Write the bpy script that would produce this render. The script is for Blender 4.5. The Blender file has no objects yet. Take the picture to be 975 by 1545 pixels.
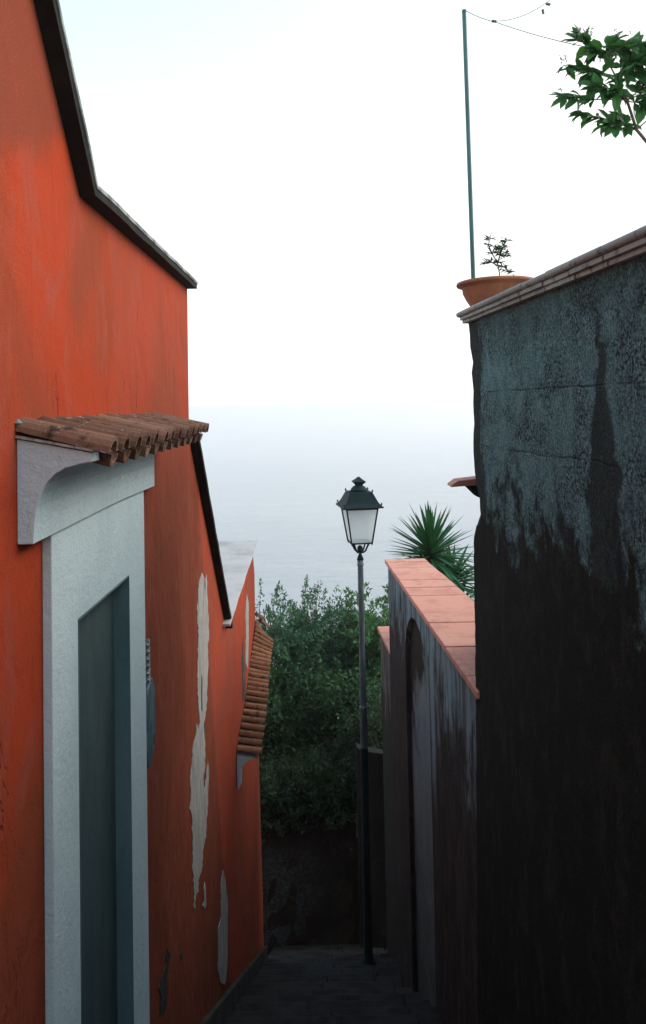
import bpy, bmesh, math, random
from mathutils import Vector, Matrix, noise
random.seed(11)
S = bpy.context.scene
COL = S.collection
R = math.radians

# ------------------------------------------------------------------ camera, sky, sun, exposure
cd = bpy.data.cameras.new('camera')
cam = bpy.data.objects.new('camera', cd); COL.objects.link(cam); S.camera = cam
cd.sensor_fit = 'VERTICAL'; cd.sensor_height = 36; cd.sensor_width = 24
cd.lens = 36*1130/1545
cd.shift_x = -0.5/1545; cd.shift_y = -197.5/1545
cd.clip_start = .05; cd.clip_end = 40000
p_, r_ = R(1.9), R(1.1)
fw = Vector((0, math.cos(p_), math.sin(p_))); up0 = Vector((0, -math.sin(p_), math.cos(p_))); rt0 = Vector((1, 0, 0))
rt = rt0*math.cos(r_) - up0*math.sin(r_); up = rt0*math.sin(r_) + up0*math.cos(r_)
cam.matrix_world = Matrix(((rt.x, up.x, -fw.x, 0), (rt.y, up.y, -fw.y, 0), (rt.z, up.z, -fw.z, 0), (0, 0, 0, 1)))

SUN_EL, SUN_AZ = R(30), R(78)
w = bpy.data.worlds.new('World'); S.world = w; w.use_nodes = True
nt = w.node_tree; nt.nodes.clear()
sky = nt.nodes.new('ShaderNodeTexSky'); sky.sky_type = 'NISHITA'; sky.sun_disc = False
sky.sun_elevation = SUN_EL; sky.sun_rotation = SUN_AZ; sky.dust_density = 1.0; sky.air_density = 1.0; sky.ozone_density = 1.5
hs = nt.nodes.new('ShaderNodeHueSaturation'); hs.inputs['Saturation'].default_value = .68
bg = nt.nodes.new('ShaderNodeBackground'); bg.inputs['Strength'].default_value = .15
wo = nt.nodes.new('ShaderNodeOutputWorld')
nt.links.new(sky.outputs[0], hs.inputs['Color']); cap_ = nt.nodes.new('ShaderNodeVectorMath'); cap_.operation = 'MINIMUM'; cap_.inputs[1].default_value = (2.6, 2.65, 2.65)   # thin even veil: no hot spot near the sun
nt.links.new(hs.outputs[0], cap_.inputs[0]); nt.links.new(cap_.outputs[0], bg.inputs[0]); nt.links.new(bg.outputs[0], wo.inputs[0])
sd = bpy.data.lights.new('sun', 'SUN'); sd.energy = .8; sd.angle = R(50); sd.color = (1, .93, .86)
sun = bpy.data.objects.new('sun', sd); COL.objects.link(sun)
sdir = Vector((math.sin(SUN_AZ)*math.cos(SUN_EL), math.cos(SUN_AZ)*math.cos(SUN_EL), math.sin(SUN_EL)))
sun.rotation_euler = sdir.to_track_quat('Z', 'Y').to_euler()
S.view_settings.view_transform = 'Standard'; S.view_settings.look = 'None'
S.view_settings.exposure = 1.75; S.view_settings.gamma = 1; S.view_settings.use_curve_mapping = False
S.render.engine = 'CYCLES'
S.cycles.max_bounces = 8; S.cycles.diffuse_bounces = 4; S.cycles.volume_bounces = 3; S.cycles.transmission_bounces = 6

# ------------------------------------------------------------------ helpers
def tag(o, label=None, cat=None, group=None, kind=None):
    if label: o['label'] = label
    if cat: o['category'] = cat
    if group: o['group'] = group
    if kind: o['kind'] = kind
    return o
def empty(name, loc=(0, 0, 0)):
    o = bpy.data.objects.new(name, None); COL.objects.link(o); o.location = loc; o.empty_display_size = .2
    return o
def obj(name, bm, mat, parent=None, smooth=False, bevel=0, recalc=True):
    if recalc: bmesh.ops.recalc_face_normals(bm, faces=bm.faces)
    me = bpy.data.meshes.new(name); bm.to_mesh(me); bm.free()
    if smooth:
        for f in me.polygons: f.use_smooth = True
    me.materials.append(mat)
    o = bpy.data.objects.new(name, me); COL.objects.link(o)
    if parent:
        o.parent = parent
        o.matrix_parent_inverse = Matrix.Translation(-Vector(parent.location))
    if bevel:
        b = o.modifiers.new('bevel', 'BEVEL'); b.width = bevel; b.segments = 2; b.limit_method = 'ANGLE'
    return o
def struct(name, bm, mat, smooth=False): return tag(obj(name, bm, mat, smooth=smooth), kind='structure')
def hull_box(bm, pts8):
    v = [bm.verts.new(p) for p in pts8]
    for f in ((0,1,2,3),(7,6,5,4),(0,4,5,1),(1,5,6,2),(2,6,7,3),(3,7,4,0)): bm.faces.new([v[i] for i in f])
    return v
def box(bm, x0, x1, y0, y1, z0, z1):
    return hull_box(bm, [(x0,y0,z0),(x1,y0,z0),(x1,y1,z0),(x0,y1,z0),(x0,y0,z1),(x1,y0,z1),(x1,y1,z1),(x0,y1,z1)])
def prism_x(bm, prof, x0, x1, hole=None):
    """polygon in (y,z), optional rectangular hole, extruded from x0 to x1"""
    loops = [prof] + ([hole] if hole else [])
    edges = []; vs = []
    for lp in loops:
        v = [bm.verts.new((x0, y, z)) for y, z in lp]; vs.append(v)
        edges += [bm.edges.new((v[i], v[(i+1) % len(v)])) for i in range(len(v))]
    r = bmesh.ops.triangle_fill(bm, use_beauty=True, edges=edges)
    fs = [g for g in r['geom'] if isinstance(g, bmesh.types.BMFace)]
    ex = bmesh.ops.extrude_face_region(bm, geom=fs)
    nv = [g for g in ex['geom'] if isinstance(g, bmesh.types.BMVert)]
    bmesh.ops.translate(bm, vec=(x1-x0, 0, 0), verts=nv)
def prism_z(bm, plan, z0, z1):
    n = len(plan)
    a = [bm.verts.new((x, y, z0)) for x, y in plan]; b = [bm.verts.new((x, y, z1)) for x, y in plan]
    bm.faces.new(a[::-1]); bm.faces.new(b)
    for i in range(n): bm.faces.new((a[i], a[(i+1) % n], b[(i+1) % n], b[i]))
def loft(bm, rings, cap=True):
    vs = [[bm.verts.new(p) for p in r] for r in rings]
    n = len(vs[0])
    for a, b in zip(vs, vs[1:]):
        for i in range(n): bm.faces.new((a[i], a[(i+1) % n], b[(i+1) % n], b[i]))
    if cap: bm.faces.new(vs[0][::-1]); bm.faces.new(vs[-1])
    return vs
def tube(bm, pts, rad, seg=8, cap=True):
    pts = [Vector(p) for p in pts]; rads = rad if isinstance(rad, (list, tuple)) else [rad]*len(pts)
    rings = []; prev = None
    for i, p in enumerate(pts):
        d = (pts[min(i+1, len(pts)-1)] - pts[max(i-1, 0)])
        if d.length < 1e-9: d = Vector((0, 0, 1))
        d.normalize()
        if prev is None:
            a = d.cross(Vector((0, 0, 1)));  a = a if a.length > .05 else d.cross(Vector((1, 0, 0)))
        else: a = prev - d*prev.dot(d)
        a.normalize(); prev = a; b = d.cross(a)
        rings.append([p + (a*math.cos(t) + b*math.sin(t))*rads[i] for t in [2*math.pi*k/seg for k in range(seg)]])
    loft(bm, rings, cap)
def lathe(bm, prof, cx, cy, seg=24, ang0=0, squash=1):
    """prof: list of (r,z); closed with caps"""
    rings = [[(cx + r*math.cos(ang0+2*math.pi*k/seg), cy + r*math.sin(ang0+2*math.pi*k/seg)*squash, z) for k in range(seg)] for r, z in prof]
    loft(bm, rings)
def leaf(bm, p, d, nrm, L, W, fold=.25, droop=.15):
    """pointed leaf: 6 faces folded along its midrib"""
    d = d.normalized(); s = d.cross(nrm)
    if s.length < 1e-4: s = d.orthogonal()
    s.normalize(); n = s.cross(d)
    a = p; m1 = p + d*L*.38 - n*L*droop*.15; m2 = p + d*L*.72 - n*L*droop*.5; t = p + d*L - n*L*droop
    l1 = m1 + s*W*.5 + n*W*fold; r1 = m1 - s*W*.5 + n*W*fold
    l2 = m2 + s*W*.38 + n*W*fold; r2 = m2 - s*W*.38 + n*W*fold
    A, M1, M2, T, L1, R1, L2, R2 = [bm.verts.new(q) for q in (a, m1, m2, t, l1, r1, l2, r2)]
    bm.faces.new((A, M1, L1)); bm.faces.new((A, R1, M1)); bm.faces.new((L1, M1, M2, L2)); bm.faces.new((M1, R1, R2, M2))
    bm.faces.new((L2, M2, T)); bm.faces.new((M2, R2, T))
def small_leaf(bm, p, d, nrm, L, W):
    d = d.normalized(); s = d.cross(nrm)
    if s.length < 1e-4: s = d.orthogonal()
    s.normalize(); n = s.cross(d)
    A, B, C_, D_ = [bm.verts.new(q) for q in (p, p + d*L*.45 + s*W*.5 + n*W*.15, p + d*L, p + d*L*.45 - s*W*.5 + n*W*.15)]
    bm.faces.new((A, B, C_)); bm.faces.new((A, C_, D_))
def rv(s=1):
    while True:
        v = Vector((random.uniform(-1, 1), random.uniform(-1, 1), random.uniform(-1, 1)))
        if .05 < v.length < 1: return v*s

# ------------------------------------------------------------------ material helpers
class M:
    def __init__(s, name, rough=.9, spec=.3):
        s.m = bpy.data.materials.new(name); s.m.use_nodes = True; s.t = s.m.node_tree; s.t.nodes.clear()
        s.out = s.n('ShaderNodeOutputMaterial'); s.b = s.n('ShaderNodeBsdfPrincipled')
        s.b.inputs['Roughness'].default_value = rough; s.b.inputs['Specular IOR Level'].default_value = spec
        s.l(s.b.outputs[0], s.out.inputs[0]); s.co = s.n('ShaderNodeTexCoord').outputs['Object']
    def n(s, t): return s.t.nodes.new(t)
    def l(s, a, b): s.t.links.new(a, b)
    def put(s, sock, v):
        if hasattr(v, 'is_output'): s.l(v, sock)
        else:
            if isinstance(v, (tuple, list)) and len(v) == 3 and sock.type == 'RGBA': v = (*v, 1)
            sock.default_value = v
    def map(s, scale=(1, 1, 1), loc=(0, 0, 0), co=None):
        m = s.n('ShaderNodeMapping'); s.l(co or s.co, m.inputs['Vector']); m.inputs['Scale'].default_value = scale; m.inputs['Location'].default_value = loc
        return m.outputs[0]
    def noise(s, scale, detail=4, rough=.55, vec=None, dist=0):
        m = s.n('ShaderNodeTexNoise'); s.l(vec or s.co, m.inputs['Vector'])
        m.inputs['Scale'].default_value = scale; m.inputs['Detail'].default_value = detail; m.inputs['Roughness'].default_value = rough; m.inputs['Distortion'].default_value = dist
        return m.outputs['Fac']
    def voro(s, scale, vec=None, feature='F1', out='Distance'):
        m = s.n('ShaderNodeTexVoronoi'); m.feature = feature; s.l(vec or s.co, m.inputs['Vector']); m.inputs['Scale'].default_value = scale
        return m.outputs[out]
    def ramp(s, v, a, b, lo=0., hi=1.):
        m = s.n('ShaderNodeMapRange'); m.interpolation_type = 'SMOOTHSTEP'
        s.put(m.inputs[0], v); s.put(m.inputs[1], a); s.put(m.inputs[2], b); m.inputs[3].default_value = lo; m.inputs[4].default_value = hi
        return m.outputs[0]
    def math(s, op, a, b=0., c=0.):
        m = s.n('ShaderNodeMath'); m.operation = op; s.put(m.inputs[0], a); s.put(m.inputs[1], b); s.put(m.inputs[2], c)
        return m.outputs[0]
    def mix(s, f, a, b, mode='MIX'):
        m = s.n('ShaderNodeMix'); m.data_type = 'RGBA'; m.blend_type = mode
        s.put(m.inputs[0], f); s.put(m.inputs[6], a); s.put(m.inputs[7], b)
        return m.outputs[2]
    def xyz(s, co=None):
        m = s.n('ShaderNodeSeparateXYZ'); s.l(co or s.co, m.inputs[0]); return m.outputs
    def island(s):
        return s.n('ShaderNodeNewGeometry').outputs['Random Per Island']
    def color(s, c): s.put(s.b.inputs['Base Color'], c); return s
    def bump(s, h, dist=.01, strength=1., prev=None):
        m = s.n('ShaderNodeBump'); s.put(m.inputs['Height'], h); m.inputs['Distance'].default_value = dist; m.inputs['Strength'].default_value = strength
        if prev: s.l(prev, m.inputs['Normal'])
        s.l(m.outputs[0], s.b.inputs['Normal']); return m.outputs[0]

def mat_orange(name, shift=0):
    m = M(name, .95, .08)
    big = m.noise(1.3, 3, vec=m.map((1, 1, .7), (shift, 3, 1.7)), dist=.6)
    c = m.mix(m.ramp(big, .38, .60), (.47, .060, .021), (.31, .066, .030))
    st = m.noise(1, 6, .6, vec=m.map((3.5, 3.5, 2.0), (2+shift, 0, 0)), dist=1.6)       # long vertical wash marks
    c = m.mix(m.ramp(st, .48, .72, 0, .45), c, (.40, .075, .042))
    rosy = m.noise(1, 6, .62, vec=m.map((3.4, 3.4, 1.7), (5, 2+shift, 8)), dist=1.8)
    c = m.mix(m.ramp(rosy, .50, .66, 0, .55), c, (.38, .095, .062))
    st2 = m.noise(1, 5, .6, vec=m.map((11, 11, 1.6), (8, 4, 0)), dist=.6)
    c = m.mix(m.ramp(st2, .55, .75, 0, .3), c, (.30, .045, .015))
    y = m.xyz()[1]
    #seam = m.ramp(m.math('ABSOLUTE', m.math('ADD', m.math('SUBTRACT', y, 2.98), m.math('MULTIPLY', m.math('SUBTRACT', m.noise(1.2, 3), .5), .25))), 0, .9)
    band = m.ramp(m.math('ADD', y, m.math('MULTIPLY', m.math('SUBTRACT', m.noise(2.2, 4), .5), .22)), 2.62, 2.68)
    c = m.mix(m.math('MULTIPLY', band, .35), c, (.37, .085, .05))                     # a later coat of paint, a little paler
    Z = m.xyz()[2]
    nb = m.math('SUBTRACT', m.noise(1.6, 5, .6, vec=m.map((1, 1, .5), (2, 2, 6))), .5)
    # browner areas: on the stretch between the door and the peeled strip, and high up at the rake
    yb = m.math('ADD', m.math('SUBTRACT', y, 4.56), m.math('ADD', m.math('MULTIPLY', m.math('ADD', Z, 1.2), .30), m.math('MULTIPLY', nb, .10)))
    brown_area = m.math('MULTIPLY', m.ramp(yb, -.02, .03, 1, 0), m.math('MULTIPLY', m.ramp(m.math('ADD', y, m.math('MULTIPLY', nb, .5)), 2.85, 3.05), m.ramp(m.math('ADD', Z, m.math('MULTIPLY', nb, .5)), -.02, -.5)))
    c = m.mix(m.math('MULTIPLY', brown_area, .85), c, m.mix(m.ramp(st, .4, .65), (.19, .050, .024), (.24, .068, .038)))
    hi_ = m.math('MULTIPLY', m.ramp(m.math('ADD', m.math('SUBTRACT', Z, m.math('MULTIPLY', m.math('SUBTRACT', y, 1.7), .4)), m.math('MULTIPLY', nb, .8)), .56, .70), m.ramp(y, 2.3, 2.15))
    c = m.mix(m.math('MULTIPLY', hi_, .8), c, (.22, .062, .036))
    c = m.mix(m.ramp(m.noise(38, 4, .7), .60, .72, 0, .5), c, (.26, .06, .035))
    crk = m.ramp(m.math('ABSOLUTE', m.math('SUBTRACT', m.noise(1, 5, .55, vec=m.map((5, 5, 1.6), (3, 7, 5)), dist=.8), .5)), 0, .004, 1, 0)
    crm = m.ramp(m.noise(1.7, 2, vec=m.map((1, 1, 1), (9, 1, 4))), .54, .62)
    cr = m.math('MULTIPLY', crk, crm)
    c = m.mix(m.math('MULTIPLY', cr, .75), c, (.12, .03, .02))
    c = m.mix(m.ramp(m.noise(230, 3, .7), .35, .65, .0, .38), c, (.15, .022, .010))
    c = m.mix(m.ramp(m.noise(1, 3, .6, vec=m.map((170, 170, 150), (3, 1, 2))), .60, .68, 0, .35), c, (.50, .16, .10))
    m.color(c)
    h = m.math('ADD', m.math('MULTIPLY', m.noise(70, 5, .6), .12), m.math('MULTIPLY', m.noise(4, 4, .5), 1.2))
    h = m.math('ADD', h, m.math('MULTIPLY', m.noise(1, 5, .6, vec=m.map((9, 9, 4), (4, 4, 4)), dist=1.2), 1.0))
    h = m.math('SUBTRACT', h, m.math('MULTIPLY', cr, .4))
    m.bump(h, .014, .8)
    return m.m
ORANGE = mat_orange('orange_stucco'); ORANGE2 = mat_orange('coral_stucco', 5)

def mat_basic(name, c1, c2, scale=6, rough=.9, bscale=60, bdist=.004, stretch=(1, 1, 1), lo=.4, hi=.62, spec=.3, island=0, metallic=0):
    m = M(name, rough, spec)
    c = m.mix(m.ramp(m.noise(scale, 6, .6, vec=m.map(stretch)), lo, hi), c1, c2)
    if island:
        i = m.math('ADD', m.math('MULTIPLY', m.island(), island), 1-island*.5)
        c = m.mix(1., c, (1, 1, 1), 'MULTIPLY') if False else c
        h = m.n('ShaderNodeHueSaturation'); m.put(h.inputs['Color'], c); m.put(h.inputs['Value'], i); c = h.outputs[0]
    m.color(c); m.b.inputs['Metallic'].default_value = metallic
    m.bump(m.noise(bscale, 5, .65), bdist, .8)
    return m.m
WHITE0 = mat_basic('cream_white_paint', (.66, .80, .83), (.57, .72, .76), 2.2, .85, 45, .003, (1, 1, .6))
def mat_surround():
    m = M('pale_blue_white_paint', .88, .2); Z = m.xyz()[2]
    c = m.mix(m.ramp(m.noise(2.2, 5, .6, vec=m.map((1, 1, .6))), .4, .62), (.66, .80, .83), (.58, .72, .755))
    c = m.mix(m.ramp(m.noise(1, 6, .65, vec=m.map((14, 14, 2.2), (3, 3, 1)), dist=.4), .55, .75, 0, .35), c, (.40, .50, .52))
    c = m.mix(m.ramp(m.noise(24, 5, .7), .66, .70, 0, .6), c, (.34, .36, .35))
    c = m.mix(m.ramp(m.noise(200, 3, .7), .40, .62, .22, 0), c, (.30, .38, .40))
    m.color(c); m.bump(m.math('ADD', m.noise(60, 5, .65), m.math('MULTIPLY', m.noise(7, 4, .6), 1.5)), .005, .8); return m.m
WHITE = mat_surround()
DOORF = mat_basic('teal_door_frame_paint', (.13, .22, .23), (.10, .18, .19), 3, .75, 40, .003, (3, 3, .8))  # frame lightened and door darkened in colour to even out the reveal's shade
DOORP = mat_basic('dark_teal_door_paint', (.060, .100, .105), (.045, .080, .085), 3, .75, 40, .003, (3, 3, .8))
SLAB = mat_basic('weathered_slab_edge', (.36, .39, .37), (.13, .14, .13), 9, .95, 50, .006)
SOFFIT = mat_basic('shadow_black_slab', (.018, .018, .013), (.010, .010, .008), 9, .95, 50, .004)  # black base colour carries the shadow under the overhang
SLABTOP = mat_basic('grey_cement_slab', (.46, .46, .44), (.33, .34, .33), 3.2, .9, 35, .004, lo=.42, hi=.7)
PLASTER = mat_basic('bare_grey_plaster', (.44, .42, .39), (.21, .21, .20), 1, .95, 60, .010, (60, 60, 5), .42, .66)
CRACK = mat_basic('dark_crack', (.05, .045, .035), (.10, .09, .07), 9)
PLINTH = mat_basic('grimy_cement_plinth', (.05, .047, .04), (.024, .022, .018), 4, .95, 40, .012)
STEP = mat_basic('worn_stone_step', (.020, .021, .019), (.006, .006, .005), 5, .85, 30, .008, island=.3)
SOIL = mat_basic('soil', (.03, .025, .016), (.015, .013, .008), 3, 1, 30, .03)
def mat_tile(name, a, b, d):
    m = M(name, .85, .25)
    c = m.mix(m.island(), a, b)
    c = m.mix(m.ramp(m.noise(22, 6, .65), .50, .68), c, d)
    c = m.mix(m.ramp(m.noise(70, 3, .65), .62, .72, 0, .6), c, (.42, .36, .30))
    m.color(c); m.bump(m.noise(90, 4, .6), .003, .8); return m.m
TILE = mat_tile('old_terracotta_tile', (.12, .060, .034), (.25, .14, .095), (.04, .025, .02))
TILE2 = mat_tile('mossy_terracotta_tile', (.19, .082, .036), (.34, .165, .085), (.04, .03, .02))
LEDGE = mat_tile('pale_terracotta_ledge', (.45, .22, .16), (.5, .27, .2), (.30, .17, .13))
CAPM = mat_tile('buff_brick_coping', (.34, .385, .35), (.25, .28, .26), (.13, .135, .12))
def mat_coping():
    m = M('salmon_brick_coping', .85, .3)
    c = m.mix(m.island(), (.62, .27, .19), (.66, .34, .25))
    c = m.mix(m.ramp(m.noise(5, 6, .68), .46, .66, 0, .65), c, (.46, .20, .14))
    c = m.mix(m.ramp(m.noise(17, 5, .7, vec=m.map((1, 1, 1), (5, 1, 1))), .58, .70, 0, .5), c, (.24, .14, .10))
    c = m.mix(m.ramp(m.noise(60, 4, .7), .60, .7, 0, .5), c, (.68, .44, .35))
    m.color(c); m.bump(m.noise(80, 4, .6), .003, .7); return m.m
COPING = mat_coping()

def mat_retaining():
    m = M('lichen_and_soot_stained_render', .95, .2)
    X, Y, Z = m.xyz()
    n1 = m.noise(1, 6, .62, vec=m.map((3.4, 3.4, 2.8), (1, 2, 3)), dist=.9)
    n2 = m.noise(1, 6, .68, vec=m.map((17, 17, 11), (4, 1, 0)), dist=.5)
    # grey lichen above a ragged tide line, soot below, painted darker for alley shade
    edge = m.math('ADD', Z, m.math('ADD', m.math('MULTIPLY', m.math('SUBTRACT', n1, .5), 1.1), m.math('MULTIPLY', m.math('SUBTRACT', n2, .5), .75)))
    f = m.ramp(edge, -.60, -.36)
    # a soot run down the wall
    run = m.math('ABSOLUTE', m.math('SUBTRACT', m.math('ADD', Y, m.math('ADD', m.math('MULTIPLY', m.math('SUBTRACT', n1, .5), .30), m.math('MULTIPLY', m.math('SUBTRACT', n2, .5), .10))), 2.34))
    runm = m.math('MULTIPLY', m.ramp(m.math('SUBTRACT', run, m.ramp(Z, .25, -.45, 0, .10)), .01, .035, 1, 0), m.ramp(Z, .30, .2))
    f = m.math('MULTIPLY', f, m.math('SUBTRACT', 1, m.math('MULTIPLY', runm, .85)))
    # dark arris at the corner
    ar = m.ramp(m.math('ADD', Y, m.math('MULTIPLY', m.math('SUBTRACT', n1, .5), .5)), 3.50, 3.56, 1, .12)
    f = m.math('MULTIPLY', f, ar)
    pit = m.noise(85, 5, .75)
    pz = m.ramp(m.noise(5, 4, .6), .40, .60, .15, 1)
    lich = m.mix(m.ramp(n2, .35, .65), (.135, .30, .295), (.23, .44, .43))
    lich = m.mix(m.math('MULTIPLY', m.ramp(pit, .46, .56), pz), lich, (.022, .036, .036))
    lich = m.mix(m.ramp(m.noise(130, 3, .6), .60, .70, 0, .5), lich, (.26, .38, .38))
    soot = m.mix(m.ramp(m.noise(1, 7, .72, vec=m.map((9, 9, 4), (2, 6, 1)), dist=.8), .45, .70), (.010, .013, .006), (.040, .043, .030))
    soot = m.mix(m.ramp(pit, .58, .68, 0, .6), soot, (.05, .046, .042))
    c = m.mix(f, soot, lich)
    # greener, darker band right under the coping
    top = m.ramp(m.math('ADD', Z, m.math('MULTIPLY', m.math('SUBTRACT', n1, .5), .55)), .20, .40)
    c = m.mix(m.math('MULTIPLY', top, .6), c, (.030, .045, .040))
    # block joints
    j1 = m.ramp(m.math('ABSOLUTE', m.math('ADD', m.math('SUBTRACT', Z, .050), m.math('MULTIPLY', m.math('SUBTRACT', m.noise(3, 4), .5), .03))), .002, .006, 1, 0)
    j2 = m.ramp(m.math('ABSOLUTE', m.math('ADD', m.math('ADD', Z, .205), m.math('MULTIPLY', m.math('SUBTRACT', m.noise(2, 4), .5), .08))), .002, .006, 1, 0)
    j = m.math('MULTIPLY', m.math('MAXIMUM', j1, j2), m.ramp(m.noise(6, 3), .38, .62, 0, .75))
    c = m.mix(m.math('MULTIPLY', j, .75), c, (.018, .022, .022))
    scr = m.ramp(m.noise(1, 4, .6, vec=m.map((34, 34, 5), (7, 2, 3)), dist=.7), .66, .72, 0, .45)
    c = m.mix(scr, c, (.11, .115, .115))
    gr = m.noise(1, 3, .75, vec=m.map((150, 150, 110)))
    c = m.mix(m.ramp(gr, .40, .56, .65, 0), c, (.006, .008, .007))
    c = m.mix(m.ramp(gr, .58, .70, 0, .55), c, m.mix(f, (.075, .072, .068), (.26, .40, .42)))
    m.color(c)
    h = m.math('SUBTRACT', m.math('ADD', m.math('MULTIPLY', pit, .9), m.math('MULTIPLY', n1, 1.2)), m.math('MULTIPLY', j, .6))
    m.bump(h, .018, .9)
    return m.m
RETAIN = mat_retaining()
def mat_streak(name, pale, dark, ztop, zbot):
    m = M(name, .95, .2)
    Z = m.xyz()[2]
    n1 = m.noise(1, 6, .66, vec=m.map((8, 8, 1.6), (3, 3, 3)), dist=.8)
    n2 = m.noise(1, 5, .65, vec=m.map((3, 3, 2.), (1, 7, 3)), dist=.5)
    e = m.math('ADD', Z, m.math('ADD', m.math('MULTIPLY', m.math('SUBTRACT', n1, .5), 2.1), m.math('MULTIPLY', m.math('SUBTRACT', n2, .5), 1.3)))
    f = m.ramp(e, zbot, ztop)
    f = m.math('MULTIPLY', f, m.ramp(m.noise(1, 6, .66, vec=m.map((11, 11, 1.6), (1, 5, 3)), dist=.9), .34, .60, .1, 1))
    if name.startswith('rain'):
        Y = m.xyz()[1]
        col = m.ramp(m.math('ABSOLUTE', m.math('SUBTRACT', m.math('ADD', Y, m.math('MULTIPLY', m.math('SUBTRACT', n2, .5), .12)), 4.93)), .03, .10, 1, 0)
        col = m.math('MULTIPLY', col, m.ramp(m.math('ADD', Z, m.math('MULTIPLY', m.math('SUBTRACT', n2, .5), .6)), -2.75, -2.1, 0, .9))
        f = m.math('MAXIMUM', f, col)
        dk = m.ramp(m.noise(1, 6, .7, vec=m.map((8, 8, 3), (6, 1, 3)), dist=.6), .42, .66)
        c = m.mix(f, m.mix(dk, dark, (.060, .054, .050)), pale)
    else: c = m.mix(f, dark, pale)
    c = m.mix(m.ramp(m.noise(40, 5, .7), .55, .7, 0, .5), c, (.09, .08, .075))
    m.color(c); m.bump(m.math('ADD', m.math('MULTIPLY', m.noise(60, 5, .7), .4), n2), .012, .9); return m.m
NICHEW = mat_streak('rain_streaked_grey_render', (.20, .31, .345), (.024, .024, .022), -1.62, -2.0)
WALL2 = mat_streak('blotched_brown_render', (.12, .10, .095), (.018, .017, .014), -3.0, -3.25)
def mat_niche():
    m = M('dull_grey_niche_back', .95, .2); X, Y, Z = m.xyz()
    n = m.noise(1, 6, .62, vec=m.map((3.5, 3.5, 2.6), (2, 2, 2)), dist=.8)
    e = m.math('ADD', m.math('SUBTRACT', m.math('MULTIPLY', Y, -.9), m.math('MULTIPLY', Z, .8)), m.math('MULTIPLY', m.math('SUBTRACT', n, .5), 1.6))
    f = m.ramp(e, -3.55, -3.15)                       # shade painted into the far upper corner of the recess
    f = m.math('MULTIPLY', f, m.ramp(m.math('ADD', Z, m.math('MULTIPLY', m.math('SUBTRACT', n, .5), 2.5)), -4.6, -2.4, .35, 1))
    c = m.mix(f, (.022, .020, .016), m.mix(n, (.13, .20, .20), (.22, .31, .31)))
    c = m.mix(m.ramp(m.noise(60, 4, .7), .52, .66, 0, .45), c, (.05, .06, .06))
    m.color(c); m.bump(m.noise(50, 5, .7), .008, .9); return m.m
NICHEB = mat_niche()
PIER = mat_basic('dark_pier_render', (.016, .015, .013), (.008, .008, .007), 4, .95, 30, .02, (1, 1, .5))  # near-black, faintly mottled render
RUBBLE = mat_streak('rough_pale_render_over_rubble', (.30, .34, .33), (.04, .038, .032), -5.55, -5.2)

def mat_rubble():
    m = M('rough_cast_old_wall', .95, .2)
    X, Y, Z = m.xyz()
    f = m.ramp(m.math('ADD', X, m.math('MULTIPLY', m.math('SUBTRACT', m.noise(3, 5, .6), .5), .9)), -.95, .15, 1, 0)
    f = m.math('MULTIPLY', f, m.ramp(m.math('ADD', Z, m.math('MULTIPLY', m.noise(7, 5, .7), .5)), -5.0, -5.45))
    v = m.noise(34, 6, .8)
    c = m.mix(m.ramp(v, .38, .62), (.12, .17, .165), (.03, .034, .030))
    c = m.mix(m.math('MULTIPLY', f, .9), m.mix(m.ramp(v, .5, .65), (.012, .012, .008), (.024, .022, .015)), c)
    c = m.mix(m.ramp(m.noise(16, 5, .7), .5, .62, 0, .6), c, (.02, .02, .018))
    m.color(c); m.bump(v, .02, .8); return m.m
ROUGHCAST = mat_rubble()

def mat_leaf(name, a, b, rough=.55, trans=.25):
    m = M(name, rough, .35)
    c = m.mix(m.island(), a, b); m.color(c)
    tr = m.n('ShaderNodeBsdfTranslucent'); m.put(tr.inputs[0], m.mix(.5, c, (.10, .22, .03)))
    mx = m.n('ShaderNodeMixShader'); mx.inputs[0].default_value = trans
    m.l(m.b.outputs[0], mx.inputs[1]); m.l(tr.outputs[0], mx.inputs[2]); m.l(mx.outputs[0], m.out.inputs[0])
    return m.m
LF_OLIVE = mat_leaf('blue_green_leaves', (.022, .10, .040), (.075, .19, .10))
LF_DEEP = mat_leaf('deep_green_leaves', (.009, .048, .014), (.022, .085, .026))
LF_FRESH = mat_leaf('fresh_green_leaves', (.04, .14, .045), (.10, .23, .085))
LF_BROAD = mat_leaf('glossy_broad_leaves', (.020, .13, .025), (.05, .21, .045), .4, .3)
LF_SHADE = mat_leaf('shade_darkened_leaves', (.006, .026, .010), (.014, .048, .018))  # for the low bushes: shade put into the leaf colour
LF_YUCCA = mat_leaf('yucca_leaves', (.014, .10, .035), (.045, .20, .075), .45, .12)
PETAL = mat_leaf('mauve_petals', (.42, .34, .50), (.55, .45, .60), .7, .4)
PINK = mat_leaf('pink_buds', (.55, .16, .20), (.6, .25, .28), .7, .3)
BARK = mat_basic('bark', (.13, .10, .08), (.07, .055, .04), 20, .95, 60, .006)
TWIG = mat_basic('brown_twig', (.17, .11, .09), (.12, .09, .07), 30)
IRON = mat_basic('teal_black_painted_iron', (.004, .020, .022), (.008, .028, .030), 14, .7, 60, .001, spec=.2)
POLEM = mat_basic('grey_green_painted_pole', (.060, .105, .112), (.15, .19, .195), 1, .4, 60, .001, (30, 30, 5), .42, .66, .5)
BAND = mat_basic('pale_worn_band', (.26, .33, .35), (.12, .17, .19), 20, .5)
GREENP = mat_basic('sea_green_painted_steel', (.030, .125, .125), (.050, .165, .165), 3, .4, 50, .0006, (8, 8, 1.5), spec=.5)
POTM = mat_basic('terracotta_plastic_pot', (.42, .165, .075), (.30, .12, .06), 4, .75, 40, .002)
WIREM = mat_basic('grey_wire', (.10, .11, .12), (.07, .08, .09), 10, .6)
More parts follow.
